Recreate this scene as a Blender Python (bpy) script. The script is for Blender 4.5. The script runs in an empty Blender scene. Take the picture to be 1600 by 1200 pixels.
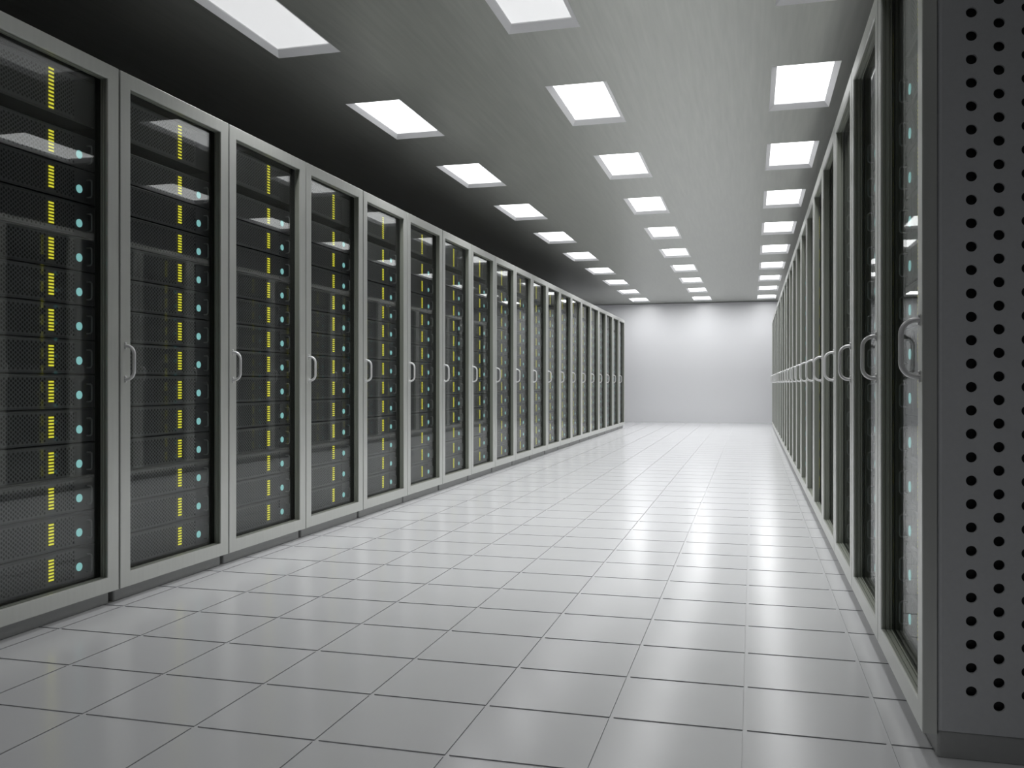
import bpy, bmesh, math
from mathutils import Vector

# ------------------------------------------------------------------ basics
scene = bpy.context.scene
COL = scene.collection
CAM_Z = 0.9044          # eye height above the floor
XL, XR = -2.5225, 0.3994  # door fronts of the two cabinet rows
Y0 = 2.353              # where both rows start
PITCH = 0.8
N_LEFT, N_RIGHT = 20, 21
ZC = CAM_Z + 1.87       # ceiling
ROOM_X0, ROOM_X1 = -3.85, 1.73
ROOM_Y0, ROOM_Y1 = -3.0, 21.09

ORD = ("first second third fourth fifth sixth seventh eighth ninth tenth eleventh twelfth thirteenth fourteenth "
       "fifteenth sixteenth seventeenth eighteenth nineteenth twentieth twenty-first").split()


class MB:
    """collects polygons (with a material slot each) for one mesh"""
    def __init__(self):
        self.v, self.f, self.m = [], [], []

    def poly(self, pts, mi=0):
        b = len(self.v)
        self.v.extend(pts)
        self.f.append(tuple(range(b, b + len(pts))))
        self.m.append(mi)

    def box(self, x0, x1, y0, y1, z0, z1, mi=0):
        b = len(self.v)
        self.v.extend([(x, y, z) for x in (x0, x1) for y in (y0, y1) for z in (z0, z1)])
        for q in ((0, 1, 3, 2), (4, 6, 7, 5), (0, 4, 5, 1), (2, 3, 7, 6), (0, 2, 6, 4), (1, 5, 7, 3)):
            self.f.append(tuple(b + i for i in q))
            self.m.append(mi)

    def loops(self, loops, closed=True, mi=0):
        """joins a list of equally long point loops with quads"""
        b = len(self.v)
        n = len(loops[0])
        for l in loops:
            self.v.extend(l)
        k = len(loops)
        for i in range(k if closed else k - 1):
            j = (i + 1) % k
            for a in range(n):
                c = (a + 1) % n
                self.f.append((b + i * n + a, b + i * n + c, b + j * n + c, b + j * n + a))
                self.m.append(mi)

    def tube(self, path, r, seg=12, mi=0, caps=True):
        path = [Vector(p) for p in path]
        rings = []
        prev = None
        for i, p in enumerate(path):
            t = (path[min(i + 1, len(path) - 1)] - path[max(i - 1, 0)]).normalized()
            if prev is None:
                u = t.orthogonal().normalized()
            else:
                u = (prev - t * prev.dot(t)).normalized()
            prev = u
            w = t.cross(u)
            rings.append([tuple(p + (u * math.cos(a) + w * math.sin(a)) * r)
                          for a in (2 * math.pi * k / seg for k in range(seg))])
        self.loops(rings, closed=False, mi=mi)
        if caps:
            self.poly(rings[0][::-1], mi)
            self.poly(rings[-1], mi)

    def lathe(self, centre, axis, prof, seg=20, mi=0):
        """prof: (radius, distance along axis); axis 'x' with sign"""
        rings = []
        for r, d in prof:
            rings.append([(centre[0] + axis * d, centre[1] + r * math.cos(a), centre[2] + r * math.sin(a))
                          for a in (2 * math.pi * k / seg for k in range(seg))])
        self.loops(rings, closed=False, mi=mi)
        self.poly(rings[-1], mi)

    def mesh(self, name, mats, smooth=None, weld=True, recalc=True):
        me = bpy.data.meshes.new(name)
        me.from_pydata(self.v, [], self.f)
        for i, m in enumerate(self.m):
            me.polygons[i].material_index = m
        bm = bmesh.new()
        bm.from_mesh(me)
        if weld:
            bmesh.ops.remove_doubles(bm, verts=bm.verts, dist=1e-6)
        if recalc: bmesh.ops.recalc_face_normals(bm, faces=bm.faces)
        bm.to_mesh(me)
        bm.free()
        for m in mats:
            me.materials.append(m)
        if smooth is not None:
            me.polygons.foreach_set('use_smooth', [True] * len(me.polygons))
            me.set_sharp_from_angle(angle=math.radians(smooth))
        return me


def link(name, me, parent=None, loc=(0, 0, 0)):
    o = bpy.data.objects.new(name, me)
    COL.objects.link(o)
    o.parent = parent
    o.location = loc
    return o


def tag(o, label=None, cat=None, group=None, kind=None):
    if label: o['label'] = label
    if cat: o['category'] = cat
    if group: o['group'] = group
    if kind: o['kind'] = kind
    return o


# --------------------------------------------------------------- materials
def new_mat(name):
    m = bpy.data.materials.new(name)
    m.use_nodes = True
    nt = m.node_tree
    return m, nt, nt.nodes['Principled BSDF']


def simple(name, col, rough=0.5, metal=0.0, spec=0.5, emit=None, strength=0.0):
    m, nt, b = new_mat(name)
    b.inputs['Base Color'].default_value = (*col, 1)
    b.inputs['Roughness'].default_value = rough
    b.inputs['Metallic'].default_value = metal
    b.inputs['Specular IOR Level'].default_value = spec
    if emit:
        b.inputs['Emission Color'].default_value = (*emit, 1)
        b.inputs['Emission Strength'].default_value = strength
    return m


def noisy(name, col, rough, metal, scale, amount, rough_amt=0.0, stretch=(1, 1, 1), detail=4.0, spec=0.5, bump=0.0, tangent=None):
    """principled with a fine stretched noise in its colour and gloss (brushing, plaster)"""
    m, nt, b = new_mat(name)
    N, L = nt.nodes, nt.links
    tc = N.new('ShaderNodeTexCoord')
    mp = N.new('ShaderNodeMapping'); mp.inputs['Scale'].default_value = stretch
    nz = N.new('ShaderNodeTexNoise'); nz.inputs['Scale'].default_value = scale; nz.inputs['Detail'].default_value = detail
    L.new(tc.outputs['Object'], mp.inputs['Vector']); L.new(mp.outputs['Vector'], nz.inputs['Vector'])
    mr = N.new('ShaderNodeMapRange')
    mr.inputs['From Min'].default_value = 0.25; mr.inputs['From Max'].default_value = 0.75
    mr.inputs['To Min'].default_value = 1 - amount; mr.inputs['To Max'].default_value = 1 + amount
    L.new(nz.outputs['Fac'], mr.inputs['Value'])
    vm = N.new('ShaderNodeVectorMath'); vm.operation = 'SCALE'; vm.inputs[0].default_value = col
    L.new(mr.outputs['Result'], vm.inputs['Scale'])
    L.new(vm.outputs['Vector'], b.inputs['Base Color'])
    b.inputs['Metallic'].default_value = metal
    b.inputs['Specular IOR Level'].default_value = spec
    if rough_amt:
        m2 = N.new('ShaderNodeMapRange')
        m2.inputs['To Min'].default_value = rough - rough_amt; m2.inputs['To Max'].default_value = rough + rough_amt
        L.new(nz.outputs['Fac'], m2.inputs['Value']); L.new(m2.outputs['Result'], b.inputs['Roughness'])
    else:
        b.inputs['Roughness'].default_value = rough
    if bump:
        bp = N.new('ShaderNodeBump'); bp.inputs['Strength'].default_value = bump; bp.inputs['Distance'].default_value = 0.002
        L.new(nz.outputs['Fac'], bp.inputs['Height']); L.new(bp.outputs['Normal'], b.inputs['Normal'])
    return m


M = {}
M['frame'] = noisy('satin_aluminium', (0.62, 0.63, 0.60), 0.34, 0.5, 60, 0.03, 0.04, (1, 1, 0.05))
M['panel'] = noisy('side_panel_paint', (0.50, 0.51, 0.52), 0.42, 0.0, 90, 0.03, 0.03)
M['inside'] = simple('cabinet_inside_black', (0.028, 0.028, 0.029), 0.6)
M['core'] = simple('server_core_black', (0.008, 0.008, 0.009), 0.7)
M['plinth'] = noisy('plinth_grey_paint', (0.34, 0.345, 0.34), 0.45, 0.0, 70, 0.03)
M['gasket'] = simple('dark_rubber_gasket', (0.28, 0.295, 0.255), 0.4)
M['handle'] = simple('polished_steel_handle', (0.75, 0.75, 0.75), 0.3, 0.2)
M['server'] = noisy('server_black_metal', (0.085, 0.086, 0.092), 0.38, 0.1, 200, 0.08)
M['grille'] = noisy('server_perforated_sheet', (0.13, 0.131, 0.14), 0.40, 0.2, 200, 0.08)
M['pull'] = simple('server_pull_handle_metal', (0.22, 0.22, 0.23), 0.35, 0.3)
M['led'] = simple('yellow_light_bar', (0.5, 0.5, 0.05), 0.4, emit=(0.80, 0.76, 0.05), strength=0.95)
M['led_base'] = simple('light_strip_base', (0.03, 0.027, 0.002), 0.5, emit=(0.07, 0.06, 0.0), strength=0.7)
M['button'] = simple('teal_power_button', (0.10, 0.25, 0.26), 0.4, emit=(0.115, 0.36, 0.385), strength=1.0)
M['button_rim'] = simple('teal_power_button_rim', (0.2, 0.35, 0.36), 0.4, emit=(0.21, 0.50, 0.50), strength=1.0)
for k in ('led', 'led_base', 'button', 'button_rim'):
    M[k].cycles.emission_sampling = 'NONE'
M['floor'] = noisy('glossy_floor_tile', (0.64, 0.645, 0.655), 0.20, 0.0, 3.0, 0.015)
M['floor'].node_tree.nodes['Principled BSDF'].inputs['IOR'].default_value = 2.5
M['joint_shade'] = simple('tile_edge_shade', (0.33, 0.335, 0.34), 0.6)  # groove shade put into the colour of the tile sides
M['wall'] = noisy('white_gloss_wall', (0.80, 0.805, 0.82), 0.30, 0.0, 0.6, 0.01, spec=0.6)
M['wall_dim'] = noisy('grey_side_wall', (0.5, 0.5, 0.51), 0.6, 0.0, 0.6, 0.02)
M['ceiling'] = noisy('brushed_ceiling_metal', (0.37, 0.38, 0.35), 0.36, 0.65, 6.0, 0.10, 0.05, (7.0, 0.35, 1.0), detail=6)
M['lamp_frame'] = simple('lamp_frame_white', (0.85, 0.85, 0.86), 0.6)


def lamp_mat(name, strength):
    m, nt, b = new_mat(name)
    b.inputs['Base Color'].default_value = (0.8, 0.8, 0.8, 1)
    b.inputs['Emission Color'].default_value = (0.985, 0.99, 1.0, 1)
    b.inputs['Emission Strength'].default_value = strength
    return m


def glass_mat():
    """thin tinted pane: clear where one looks straight in, mirror-like at a grazing angle"""
    m = bpy.data.materials.new('tinted_door_glass'); m.use_nodes = True
    nt = m.node_tree; N, L = nt.nodes, nt.links
    for n in list(N): N.remove(n)
    out = N.new('ShaderNodeOutputMaterial')
    tr = N.new('ShaderNodeBsdfTransparent'); tr.inputs['Color'].default_value = (0.90, 0.91, 0.90, 1)
    gl = N.new('ShaderNodeBsdfGlossy'); gl.inputs['Roughness'].default_value = 0.0
    gl.inputs['Color'].default_value = (0.96, 0.97, 0.96, 1)
    lw = N.new('ShaderNodeLayerWeight'); lw.inputs['Blend'].default_value = 0.5
    p = N.new('ShaderNodeMath'); p.operation = 'POWER'; p.inputs[1].default_value = 5.0
    a = N.new('ShaderNodeMath'); a.operation = 'MULTIPLY_ADD'; a.inputs[1].default_value = 0.29; a.inputs[2].default_value = 0.052
    mx = N.new('ShaderNodeMixShader')
    L.new(lw.outputs['Facing'], p.inputs[0]); L.new(p.outputs[0], a.inputs[0]); L.new(a.outputs[0], mx.inputs[0])
    L.new(tr.outputs[0], mx.inputs[1]); L.new(gl.outputs[0], mx.inputs[2]); L.new(mx.outputs[0], out.inputs[0])
    return m


M['glass'] = glass_mat()

# ------------------------------------------------------------- the setting
# floor: raised square tiles over a base, thin joints between them
mb = MB()
TX, TY, TOX, TOY, G = 0.350, 0.348, -0.018, 2.4094, 0.0115
mb.box(ROOM_X0, ROOM_X1, ROOM_Y0, ROOM_Y1 + 0.1, -0.05, -0.003)
i0, i1 = math.floor((ROOM_X0 - TOX) / TX), math.ceil((ROOM_X1 - TOX) / TX)
j0, j1 = math.floor((ROOM_Y0 - TOY) / TY), math.ceil((ROOM_Y1 - TOY) / TY)
for i in range(i0, i1):
    for j in range(j0, j1):
        x0 = max(TOX + i * TX + G / 2, ROOM_X0); x1 = min(TOX + (i + 1) * TX - G / 2, ROOM_X1)
        y0 = max(TOY + j * TY + G / 2, ROOM_Y0); y1 = min(TOY + (j + 1) * TY - G / 2, ROOM_Y1)
        if x1 - x0 < 0.005 or y1 - y0 < 0.005: continue
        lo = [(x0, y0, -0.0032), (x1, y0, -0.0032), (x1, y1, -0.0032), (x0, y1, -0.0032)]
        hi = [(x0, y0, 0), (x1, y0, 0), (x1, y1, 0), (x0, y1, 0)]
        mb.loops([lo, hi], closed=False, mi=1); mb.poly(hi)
floor = link('floor', mb.mesh('floor', [M['floor'], M['joint_shade']], weld=False)); floor['kind'] = 'structure'

# ceiling lights: three lines of ten, plus two unseen ones added per line as fill
LAMP_X = (-2.434, -1.063, 0.308)
LAMP_W, LAMP_L, LAMP_STEP, LAMP_FAR = 0.39, 0.90, 1.772, 4.628
N_LAMP = 10
lamps = [(c, k, x - LAMP_W / 2, x + LAMP_W / 2, LAMP_FAR + k * LAMP_STEP - LAMP_L, LAMP_FAR + k * LAMP_STEP)
         for c, x in enumerate(LAMP_X) for k in range(-2, N_LAMP)]

mb = MB()
xs = sorted({ROOM_X0, ROOM_X1, *[l[2] for l in lamps], *[l[3] for l in lamps]})
ys = sorted({ROOM_Y0, ROOM_Y1 + 0.1, *[round(l[4], 5) for l in lamps], *[round(l[5], 5) for l in lamps]})
for a, b in zip(xs, xs[1:]):
    for c, d in zip(ys, ys[1:]):
        cx, cy = (a + b) / 2, (c + d) / 2
        if any(l[2] < cx < l[3] and l[4] < cy < l[5] for l in lamps): continue
        mb.poly([(a, c, ZC), (b, c, ZC), (b, d, ZC), (a, d, ZC)])
mb.box(ROOM_X0, ROOM_X1, ROOM_Y0, ROOM_Y1 + 0.1, ZC + 0.10, ZC + 0.16)
ceiling = link('ceiling', mb.mesh('ceiling', [M['ceiling']])); ceiling['kind'] = 'structure'


def wall(name, x0, x1, y0, y1, z0, z1, mat):
    b = MB(); b.box(x0, x1, y0, y1, z0, z1)
    o = link(name, b.mesh(name, [mat])); o['kind'] = 'structure'
    return o


wall('wall_back', ROOM_X0, ROOM_X1, ROOM_Y1, ROOM_Y1 + 0.1, 0.0, ZC - 0.012, M['wall'])
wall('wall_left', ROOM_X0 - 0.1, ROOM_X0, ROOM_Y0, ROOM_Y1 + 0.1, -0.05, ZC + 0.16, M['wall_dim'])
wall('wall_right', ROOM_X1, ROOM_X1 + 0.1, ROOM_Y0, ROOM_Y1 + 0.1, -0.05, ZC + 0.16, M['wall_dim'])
wall('wall_front', ROOM_X0, ROOM_X1, ROOM_Y0 - 0.1, ROOM_Y0, -0.05, ZC + 0.16, M['wall_dim'])

# lights as things: bevelled frame and diffuser
hw, hl, rise = LAMP_W / 2, LAMP_L / 2, 0.022
iw, il = 0.162, 0.380


def rect(w, l, z): return [(-w, -l, z), (w, -l, z), (w, l, z), (-w, l, z)]


mb = MB()
mb.loops([rect(hw - 0.0005, hl - 0.0005, 0.0), rect(iw, il, rise), rect(iw, il, rise + 0.006),
          rect(iw + 0.004, il + 0.006, rise + 0.012), rect(hw - 0.0005, hl - 0.0005, rise + 0.012)])
lamp_frame_me = mb.mesh('lamp_frame', [M['lamp_frame']])
LAMP_S = [0.56, 2.2, 2.4, 2.6, 2.8, 3.0, 3.4, 3.8, 4.2, 4.5, 0.4, 0.5]
LAMP_P = [10.5, 12, 11.8, 11.3, 11.3, 11.5, 12, 12, 12, 11.5, 2.8, 1.1]  # last pair: added unseen lamps that brighten the near end panel
diff_me = []
for k in range(N_LAMP + 2):
    mb = MB(); mb.box(-iw - 0.002, iw + 0.002, -il - 0.003, il + 0.003, rise + 0.0065, rise + 0.0115)
    diff_me.append(mb.mesh('diffuser', [lamp_mat('lamp_diffuser_%d' % k, LAMP_S[k])]))
LROW = ['in line above cabinets with yellow lights', 'in the middle line along the aisle',
        'in line beside the round-holed end panel']
for c, k, x0, x1, y0, y1 in lamps:
    e = link('ceiling_light', None, None, ((x0 + x1) / 2, (y0 + y1) / 2, ZC))
    tag(e, '%s ceiling light, %s from camera %s' % ('dim' if k == 0 else 'bright', ORD[k], LROW[c])
        if k >= 0 else ('added dim fill light overhead, before the view, %s' if k == -1 else 'added dim fill light behind the camera, %s') % LROW[c],
        'ceiling light', 'recessed ceiling lights over the aisle')
    link('lamp_frame', lamp_frame_me, e)
    link('diffuser', diff_me[k], e)
    al = bpy.data.lights.new('lamp_light', 'AREA')
    al.shape = 'RECTANGLE'; al.size = 0.31; al.size_y = 0.73
    al.energy = LAMP_P[k]; al.spread = math.radians(176 if k == N_LAMP - 1 else 116); al.color = (0.985, 0.99, 1.0)
    lo = link('lamp_light', al, e, (0, 0, rise - 0.002))

# ---------------------------------------------------------------- cabinets
DZ0, DZ1 = CAM_Z - 0.849, CAM_Z + 1.297     # door bottom and top
OP = (0.067, 0.729, CAM_Z - 0.787, CAM_Z + 1.2365)  # opening y0 y1 z0 z1


def rr(s, d, g=0.0, base=OP):
    y0, y1, z0, z1 = base
    return [(s * d, y0 - g, z0 - g), (s * d, y1 + g, z0 - g), (s * d, y1 + g, z1 + g), (s * d, y0 - g, z1 + g)]


def cabinet_meshes(s):
    """s = -1: the row whose fronts look to +x; s = +1: the other row"""
    R = {}
    out = (0.0045, 0.7955, DZ0, DZ1)
    m = MB()
    m.loops([rr(s, 0.033, 0, out), rr(s, 0.002, 0, out), rr(s, 0.0, -0.002, out), rr(s, 0.0, 0.0025),
             rr(s, 0.0010, 0.0006), rr(s, 0.004, 0.0), rr(s, 0.006, 0.0), rr(s, 0.006, 0.009), rr(s, 0.033, 0.009)])
    R['door'] = m.mesh('door', [M['frame']])
    m = MB()
    m.loops([rr(s, 0.0065, 0.0085), rr(s, 0.0065, 0.0004), rr(s, 0.012, 0.0004), rr(s, 0.012, 0.0045),
             rr(s, 0.0165, 0.0045), rr(s, 0.0165, 0.0), rr(s, 0.0255, 0.0), rr(s, 0.0255, 0.004),
             rr(s, 0.029, 0.004), rr(s, 0.029, -0.0015), rr(s, 0.0335, -0.0015), rr(s, 0.0335, 0.0085)])
    R['gasket'] = m.mesh('gasket', [M['gasket']])
    m = MB()
    y0, y1, z0, z1 = OP
    m.box(*sorted((s * 0.034, s * 0.039)), y0 - 0.008, y1 + 0.008, z0 - 0.008, z1 + 0.008)
    R['glass_pane'] = m.mesh('glass_pane', [M['glass']])
    # handle
    ya, za, zb, e, rad = 0.0338, CAM_Z + 0.0172, CAM_Z + 0.1565, 0.0435, 0.035
    pts = [(0.0, ya, zb), (-s * (e - rad), ya, zb)]
    for k in range(1, 9):
        a = math.pi / 2 * k / 8
        pts.append((-s * (e - rad + rad * math.sin(a)), ya, zb - rad + rad * math.cos(a)))
    for k in range(0, 9):
        a = math.pi / 2 * k / 8
        pts.append((-s * (e - rad + rad * math.cos(a)), ya, za + rad - rad * math.sin(a)))
    pts.append((0.0, ya, za))
    m = MB(); m.tube(pts, 0.0066, 14)
    R['handle'] = m.mesh('handle', [M['handle']], smooth=60)
    m = MB(); m.lathe((0, 0, 0), -s, [(0.0046, 0.0), (0.0050, 0.0012), (0.0046, 0.003), (0.0030, 0.0045), (0.0010, 0.0052)], 12)
    R['screw'] = m.mesh('screw', [M['handle']], smooth=60)
    R['screw_at'] = [(0, ya, z + dz) for z in (za, zb) for dz in (-0.0105, 0.0105)]
    # shell: open-fronted steel box
    m = MB()
    d0, d1, t = 0.042, 1.05, 0.012
    b0, b1 = CAM_Z - 0.839, CAM_Z + 1.294
    sx = lambda a, b: sorted((s * a, s * b))
    m.box(*sx(d0, d1), 0.0225, 0.0225 + t, b0, b1)
    m.box(*sx(d0, d1), 0.7775 - t, 0.7775, b0, b1)
    m.box(*sx(d0, d1), 0.014, 0.786, b1, b1 + 0.003)
    m.box(*sx(d0, d1), 0.014, 0.786, b0, b0 + t)
    m.box(*sx(d1 - t, d1), 0.0225 + t, 0.7775 - t, b0 + t, b1)
    R['cabinet_shell'] = m.mesh('cabinet_shell', [M['inside']], weld=False)
    m = MB()
    m.box(*sx(0.078, 0.10), 0.036, 0.052, b0 + 0.03, b1 - 0.02)
    R['mounting_rail'] = m.mesh('mounting_rail', [M['inside']])
    # plinth with rounded corners, in plan
    m = MB()
    pa, pb, pd0, pd1, pr = 0.007, 0.777, 0.034, 0.98, 0.008
    plan = []
    for cx, cy, a0 in ((pd0 + pr, pa + pr, 180), (pd1 - pr, pa + pr, 270), (pd1 - pr, pb - pr, 0), (pd0 + pr, pb - pr, 90)):
        for k in range(5):
            a = math.radians(a0 + 90 * k / 4)
            plan.append((s * (cx + pr * math.cos(a)), cy + pr * math.sin(a)))
    lo = [(x, y, 0.001) for x, y in plan]; hi = [(x, y, b0 - 0.0015) for x, y in plan]
    m.loops([lo, hi], closed=False); m.poly(lo[::-1]); m.poly(hi)
    R['plinth'] = m.mesh('plinth', [M['plinth']])
    return R


def perforated_panel(s):
    """the end panel of a row: sheet with staggered round holes"""
    m = MB()
    d0, d1 = 0.0345, 1.045
    z0, z1 = CAM_Z - 0.839, CAM_Z + 1.294
    yf, t, r, seg = 0.0045, 0.008, 0.0125, 20
    step_z, step_d, first = 0.05615, 0.060, 0.109
    cols = []
    k = 0
    while first + k * step_d < d1 - 0.06:
        cols.append(first + k * step_d); k += 1
    pos = CAM_Z - 0.7386
    neg = CAM_Z - 0.7694
    a0 = cols[0] - step_d / 2
    a1 = cols[-1] + step_d / 2
    for k, cd in enumerate(cols):
        zc = pos if k % 2 == 0 else neg + 0.0
        cells = []
        z = zc
        while z < z1 - 0.045:
            cells.append(z); z += step_z
        da, db = cd - step_d / 2, cd + step_d / 2
        bot, top = cells[0] - step_z / 2, cells[-1] + step_z / 2
        m.poly([(s * da, yf, z0), (s * db, yf, z0), (s * db, yf, bot), (s * da, yf, bot)])
        m.poly([(s * da, yf, top), (s * db, yf, top), (s * db, yf, z1), (s * da, yf, z1)])
        for c in cells:
            ring, sq, deep = [], [], []
            for q in range(seg):
                a = 2 * math.pi * (q + 0.5) / seg
                ca, sa = math.cos(a), math.sin(a)
                ring.append((s * (cd + r * ca), yf, c + r * sa))
                deep.append((s * (cd + r * ca), yf + t, c + r * sa))
                # the same ray out to the cell's edge
                f = min((step_d / 2) / max(abs(ca), 1e-9), (step_z / 2) / max(abs(sa), 1e-9))
                sq.append((s * (cd + f * ca), yf, c + f * sa))
            m.loops([sq, ring, deep], closed=False)
            for sy in (-1, 1):      # the four corner bits of the cell
                for sxx in (-1, 1):
                    cor = (s * (cd + sxx * step_d / 2), yf, c + sy * step_z / 2)
                    best = None
                    for q in range(seg):
                        p, n = sq[q], sq[(q + 1) % seg]
                        on_z = lambda u: abs(abs(u[2] - c) - step_z / 2) < 1e-7
                        if on_z(p) != on_z(n):
                            mx, mz = (p[0] + n[0]) / 2, (p[2] + n[2]) / 2
                            if (mx * s - cd) * sxx > 0 and (mz - c) * sy > 0:
                                best = (p, n)
                    if best: m.poly([best[0], cor, best[1]])
    # plain borders left and right of the hole field, front edge rounded over
    prof = [(d0 + 0.010, yf), (d0 + 0.004, yf + 0.0015), (d0, yf + 0.006), (d0, yf + t + 0.006)]
    m.poly([(s * (d0 + 0.010), yf, z0), (s * a0, yf, z0), (s * a0, yf, z1), (s * (d0 + 0.010), yf, z1)])
    for (p, q), (p2, q2) in zip(prof, prof[1:]):
        m.poly([(s * p, q, z0), (s * p2, q2, z0), (s * p2, q2, z1), (s * p, q, z1)])
    m.poly([(s * a1, yf, z0), (s * d1, yf, z0), (s * d1, yf, z1), (s * a1, yf, z1)])
    m.poly([(s * d1, yf, z0), (s * d1, yf + t, z0), (s * d1, yf + t, z1), (s * d1, yf, z1)])
    m.poly([(s * d0, yf + t, z0), (s * d1, yf + t, z0), (s * d1, yf, z0), (s * d0, yf, z0)])
    return m.mesh('side_panel', [M['panel']], weld=False, recalc=False)


CAB = {-1: cabinet_meshes(-1), 1: cabinet_meshes(1)}


def make_cabinet(s, label):
    R = CAB[s]
    root = link('server_cabinet', None)
    tag(root, label, 'server cabinet', 'server cabinets lining the aisle')
    link('cabinet_shell', R['cabinet_shell'], root)
    link('plinth', R['plinth'], root)
    link('mounting_rail', R['mounting_rail'], root)
    link('mounting_rail', R['mounting_rail'], root, (0, 0.712, 0))
    d = link('door', R['door'], root)
    link('glass_pane', R['glass_pane'], d)
    link('gasket', R['gasket'], d)
    link('handle', R['handle'], d)
    for p in R['screw_at']:
        link('screw', R['screw'], d, p)
    return root


def copy_tree(o, parent=None):
    c = o.copy(); COL.objects.link(c); c.parent = parent
    for ch in o.children: copy_tree(ch, c)
    return c


for s, X, n in ((-1, XL, N_LEFT), (1, XR, N_RIGHT)):
    proto = None
    for i in range(n):
        if s < 0:
            lab = 'grey glass-door server cabinet, %s from the camera in the row showing yellow lights' % ORD[i]
        elif i == 0:
            lab = 'grey server cabinet with a round-holed dark side panel, ending its row beside the camera'
        else:
            lab = 'grey glass-door server cabinet, %s from the camera in the row with the round-holed end panel' % ORD[i]
        if proto is None:
            root = proto = make_cabinet(s, lab)
        else:
            root = copy_tree(proto)
            root['label'] = lab
        root.location = (X, Y0 + i * PITCH, 0)
    # end panel only on the first cabinet (added after the copies are made)
    p = link('side_panel', perforated_panel(s), proto)
    p['label'] = 'dark grey side panel with staggered round holes'

# ----------------------------------------------------------------- servers
FACE = 0.076
UNIT_H = 0.1374
BTN0 = -0.733           # lowest button, relative to the eye
LED_Y, BTN_Y, PULL_Y = 0.5075, 0.6565, 0.700


def server_meshes(s, tall=False):
    """local origin: centre of the unit on the door plane"""
    R = {}
    led_y = LED_Y if s < 0 else LED_Y - 0.010
    h = 0.090 if tall else 0.0665
    sx = lambda a, b: sorted((s * a, s * b))
    m = MB()
    y0, y1, gy0, gy1 = 0.056, 0.744, 0.066, 0.632
    top, bot = h - 0.010, -h + 0.007
    m.box(*sx(0.084, 0.74), y0, y1, -h, h, 1)
    # bezel: sloping upper lip, lower lip, blank field beside the perforated sheet
    for a, b in ((y0, y1),):
        prof = [(0.084, h), (FACE + 0.005, h), (FACE - 0.001, h - 0.006), (FACE, top), (0.084, top)]
        l0 = [(s * d, a, z) for d, z in prof]; l1 = [(s * d, b, z) for d, z in prof]
        m.loops([l0, l1], closed=False); m.poly(l0[::-1]); m.poly(l1)
    m.box(*sx(FACE, 0.084), y0, y1, -h, bot)
    m.box(*sx(FACE, 0.084), gy1, y1, bot, top)
    m.box(*sx(FACE, 0.084), y0, gy0, bot, top)
    R['chassis'] = m.mesh('chassis', [M['server'], M['core']], weld=False)
    # perforated sheet
    m = MB()
    dd = s * (FACE + 0.001)
    cw, ch, r, seg = 0.0106, 0.0165, 0.0048, 6
    nc = int((gy1 - gy0) / cw)
    cw = (gy1 - gy0) / nc
    for c in range(nc):
        a, b = gy0 + c * cw, gy0 + (c + 1) * cw
        span = top - bot
        k = int(span / ch)
        off = (span - k * ch) / 2
        z = bot + off
        if c % 2: z += ch / 2; k -= 1
        # skip holes under the light strip
        yc = (a + b) / 2
        if abs(yc - led_y) < 0.022:
            m.poly([(dd, a, bot), (dd, b, bot), (dd, b, top), (dd, a, top)]); continue
        m.poly([(dd, a, bot), (dd, b, bot), (dd, b, z), (dd, a, z)])
        for q in range(k):
            zc = z + ch / 2
            hx = [(dd, yc + r * math.cos(math.radians(30 + 60 * t)), zc + r * 1.15 * math.sin(math.radians(30 + 60 * t))) for t in range(6)]
            # hx0 upper right, 1 top, 2 upper left, 3 lower left, 4 bottom, 5 lower right
            tr, tl, bl, br = (dd, b, z + ch), (dd, a, z + ch), (dd, a, z), (dd, b, z)
            m.poly([tr, tl, hx[2], hx[1], hx[0]])
            m.poly([bl, br, hx[5], hx[4], hx[3]])
            m.poly([tl, bl, hx[3], hx[2]])
            m.poly([br, tr, hx[0], hx[5]])
            z += ch
        m.poly([(dd, a, z), (dd, b, z), (dd, b, top), (dd, a, top)])
    R['perforated_sheet'] = m.mesh('perforated_sheet', [M['grille']], weld=False)
    # yellow light strip
    m = MB()
    n, st = (11, 0.0148) if tall else (7, 0.0125)
    bh = 0.0031
    half = st * (n - 1) / 2
    m.box(*sx(FACE - 0.001, FACE + 0.0009), led_y - 0.0134, led_y + 0.0134, -half - 0.006, half + 0.006, 1)
    for k in range(n):
        zc = -half + k * st
        m.box(*sx(FACE - 0.003, FACE - 0.001), led_y - 0.0130, led_y + 0.0130, zc - bh, zc + bh, 0)
    R['light_strip'] = m.mesh('light_strip', [M['led'], M['led_base']], weld=False)
    if not tall:
        m = MB()
        m.lathe((0, BTN_Y, -0.0155), -s, [(0.0165, -FACE), (0.0165, -FACE + 0.002), (0.0155, -FACE + 0.003), (0.0130, -FACE + 0.003)], 24, 1)
        m.lathe((0, BTN_Y, -0.0155), -s, [(0.0130, -FACE + 0.003), (0.0125, -FACE + 0.0025), (0.004, -FACE + 0.0025)], 24, 0)
        R['power_button'] = m.mesh('power_button', [M['button'], M['button_rim']])
        m = MB()
        hz, e, rad = 0.0355, 0.0235, 0.010
        cz = -0.0070
        pts = [(s * FACE, PULL_Y, cz + hz)]
        for k in range(0, 5):
            a = math.pi / 2 * k / 4
            pts.append((s * (FACE - (e - rad) - rad * math.sin(a)), PULL_Y, cz + hz - rad + rad * math.cos(a)))
        for k in range(0, 5):
            a = math.pi / 2 * k / 4
            pts.append((s * (FACE - (e - rad) - rad * math.cos(a)), PULL_Y, cz - hz + rad - rad * math.sin(a)))
        pts.append((s * FACE, PULL_Y, cz - hz))
        m.tube(pts, 0.0032, 8)
        R['pull_handle'] = m.mesh('pull_handle', [M['pull']], smooth=60)
    return R


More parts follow.
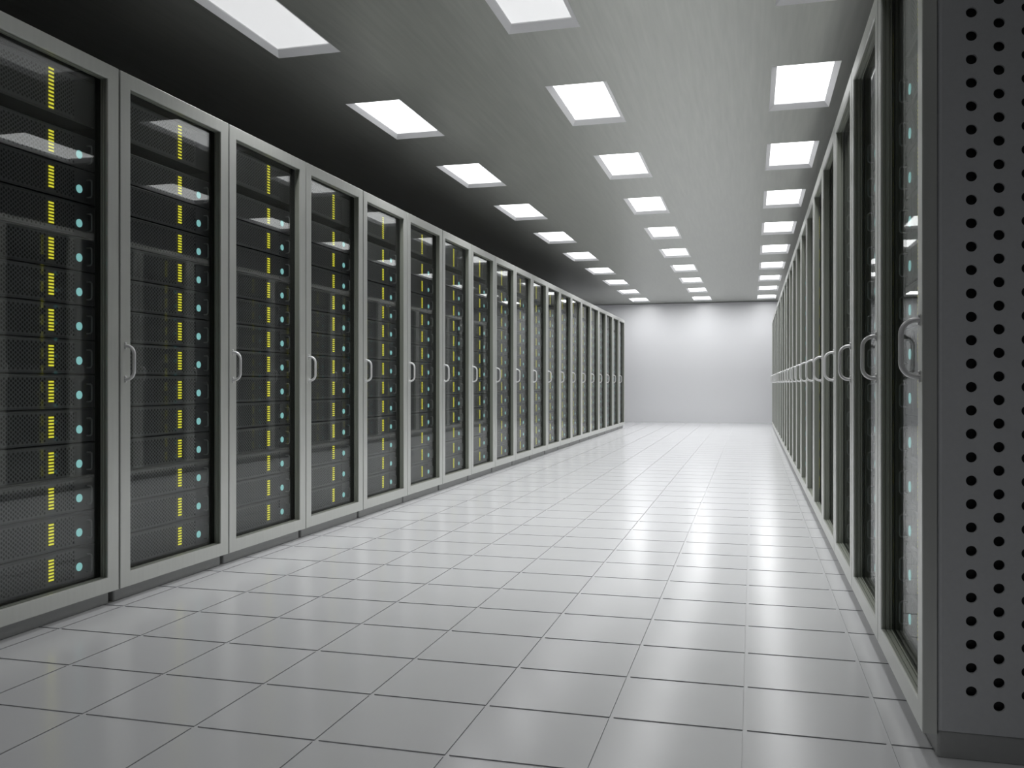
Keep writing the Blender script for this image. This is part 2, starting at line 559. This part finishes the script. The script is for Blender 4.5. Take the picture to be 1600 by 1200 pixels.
SRV = {(s, t): server_meshes(s, t) for s in (-1, 1) for t in (False, True)}
ZU = [CAM_Z + BTN0 + 0.0155 + k * UNIT_H for k in range(13)] + [CAM_Z + 1.134]
FULL = {-1: 18, 1: 3}


def make_server(s, tall):
    R = SRV[(s, tall)]
    root = link('rack_server', None)
    tag(root, 'black server', 'server', 'servers behind the glass cabinet doors')
    for nm in ('chassis', 'perforated_sheet', 'light_strip', 'power_button', 'pull_handle'):
        if nm in R: link(nm, R[nm], root)
    return root


ROWN = {-1: 'row showing yellow lights', 1: 'row with round-holed end panel'}
for s, X in ((-1, XL), (1, XR)):
    proto = {}
    for i in range(FULL[s]):
        for k in range(14):
            tall = k == 13
            if tall not in proto:
                root = proto[tall] = make_server(s, tall)
            else:
                root = copy_tree(proto[tall])
            root.location = (X, Y0 + i * PITCH, ZU[k])
            if tall:
                where = 'taller black server topmost'
            elif k == 0:
                where = 'black server lowest'
            elif k < 12:
                where = 'black server %s from bottom' % ORD[k]
            else:
                where = 'black server directly beneath the topmost'
            root['label'] = '%s, %s cabinet from camera, %s' % (where, ORD[i], ROWN[s])

# the servers of the farthest cabinets, a few pixels each: one object
m = MB()
mats = [M['server'], M['grille'], M['led'], M['button'], M['pull']]
for s, X, n in ((-1, XL, N_LEFT), (1, XR, N_RIGHT)):
    for i in range(FULL[s], n):
        y = Y0 + i * PITCH
        for k, z in enumerate(ZU):
            tall = k == 13
            h = 0.090 if tall else 0.0665
            bx = lambda d0, d1, ya, yb, za, zb, mi: m.box(*sorted((X + s * d0, X + s * d1)), y + ya, y + yb, z + za, z + zb, mi)
            bx(0.080, 0.72, 0.056, 0.744, -h, h, 0)
            bx(0.076, 0.0799, 0.066, 0.632, -h + 0.008, h - 0.010, 1)
            nb, st = (11, 0.0148) if tall else (7, 0.0125)
            for q in range(nb):
                zc = (q - (nb - 1) / 2) * st
                bx(0.073, 0.0758, LED_Y - 0.0130, LED_Y + 0.0130, zc - 0.0031, zc + 0.0031, 2)
            if not tall:
                ring = [(X + s * 0.073, y + BTN_Y + 0.0165 * math.cos(a), z - 0.0155 + 0.0165 * math.sin(a))
                        for a in (2 * math.pi * q / 10 for q in range(10))]
                back = [(X + s * 0.0795, p[1], p[2]) for p in ring]
                m.loops([back, ring], closed=False, mi=3); m.poly(ring, 3)
                bx(0.052, 0.057, PULL_Y - 0.003, PULL_Y + 0.003, -0.042, 0.028, 4)
                bx(0.057, 0.0795, PULL_Y - 0.003, PULL_Y + 0.003, 0.022, 0.028, 4)
                bx(0.057, 0.0795, PULL_Y - 0.003, PULL_Y + 0.003, -0.042, -0.036, 4)
o = link('rack_server', m.mesh('far_servers', mats, weld=False))
tag(o, 'tiny dark servers in the farthest cabinets of both rows', 'server', 'servers behind the glass cabinet doors', 'stuff')

# ------------------------------------------------------------------ world
w = bpy.data.worlds.new('World'); scene.world = w; w.use_nodes = True
w.node_tree.nodes['Background'].inputs[0].default_value = (0.05, 0.05, 0.055, 1)
w.node_tree.nodes['Background'].inputs[1].default_value = 1.0

# ----------------------------------------------------------------- camera
cam = bpy.data.cameras.new('camera')
cam.sensor_width = 36.0
cam.lens = 1398.9 / 1600 * 36
cam.shift_y = -0.8 / 1600
cam.clip_start = 0.05; cam.clip_end = 100
co = bpy.data.objects.new('camera', cam); COL.objects.link(co)
co.location = (0, 0, CAM_Z)
co.rotation_euler = (math.radians(90), 0, math.radians(15))
scene.camera = co

# ------------------------------------------------------------- view, paths
vs = scene.view_settings
vs.view_transform = 'Standard'; vs.look = 'None'; vs.gamma = 1.0; vs.exposure = 0.0
vs.use_curve_mapping = False
cy = scene.cycles
cy.max_bounces = 12; cy.diffuse_bounces = 6; cy.glossy_bounces = 6; cy.transparent_max_bounces = 24
cy.caustics_reflective = False
cy.sample_clamp_indirect = 8.0
cy.use_denoising = True
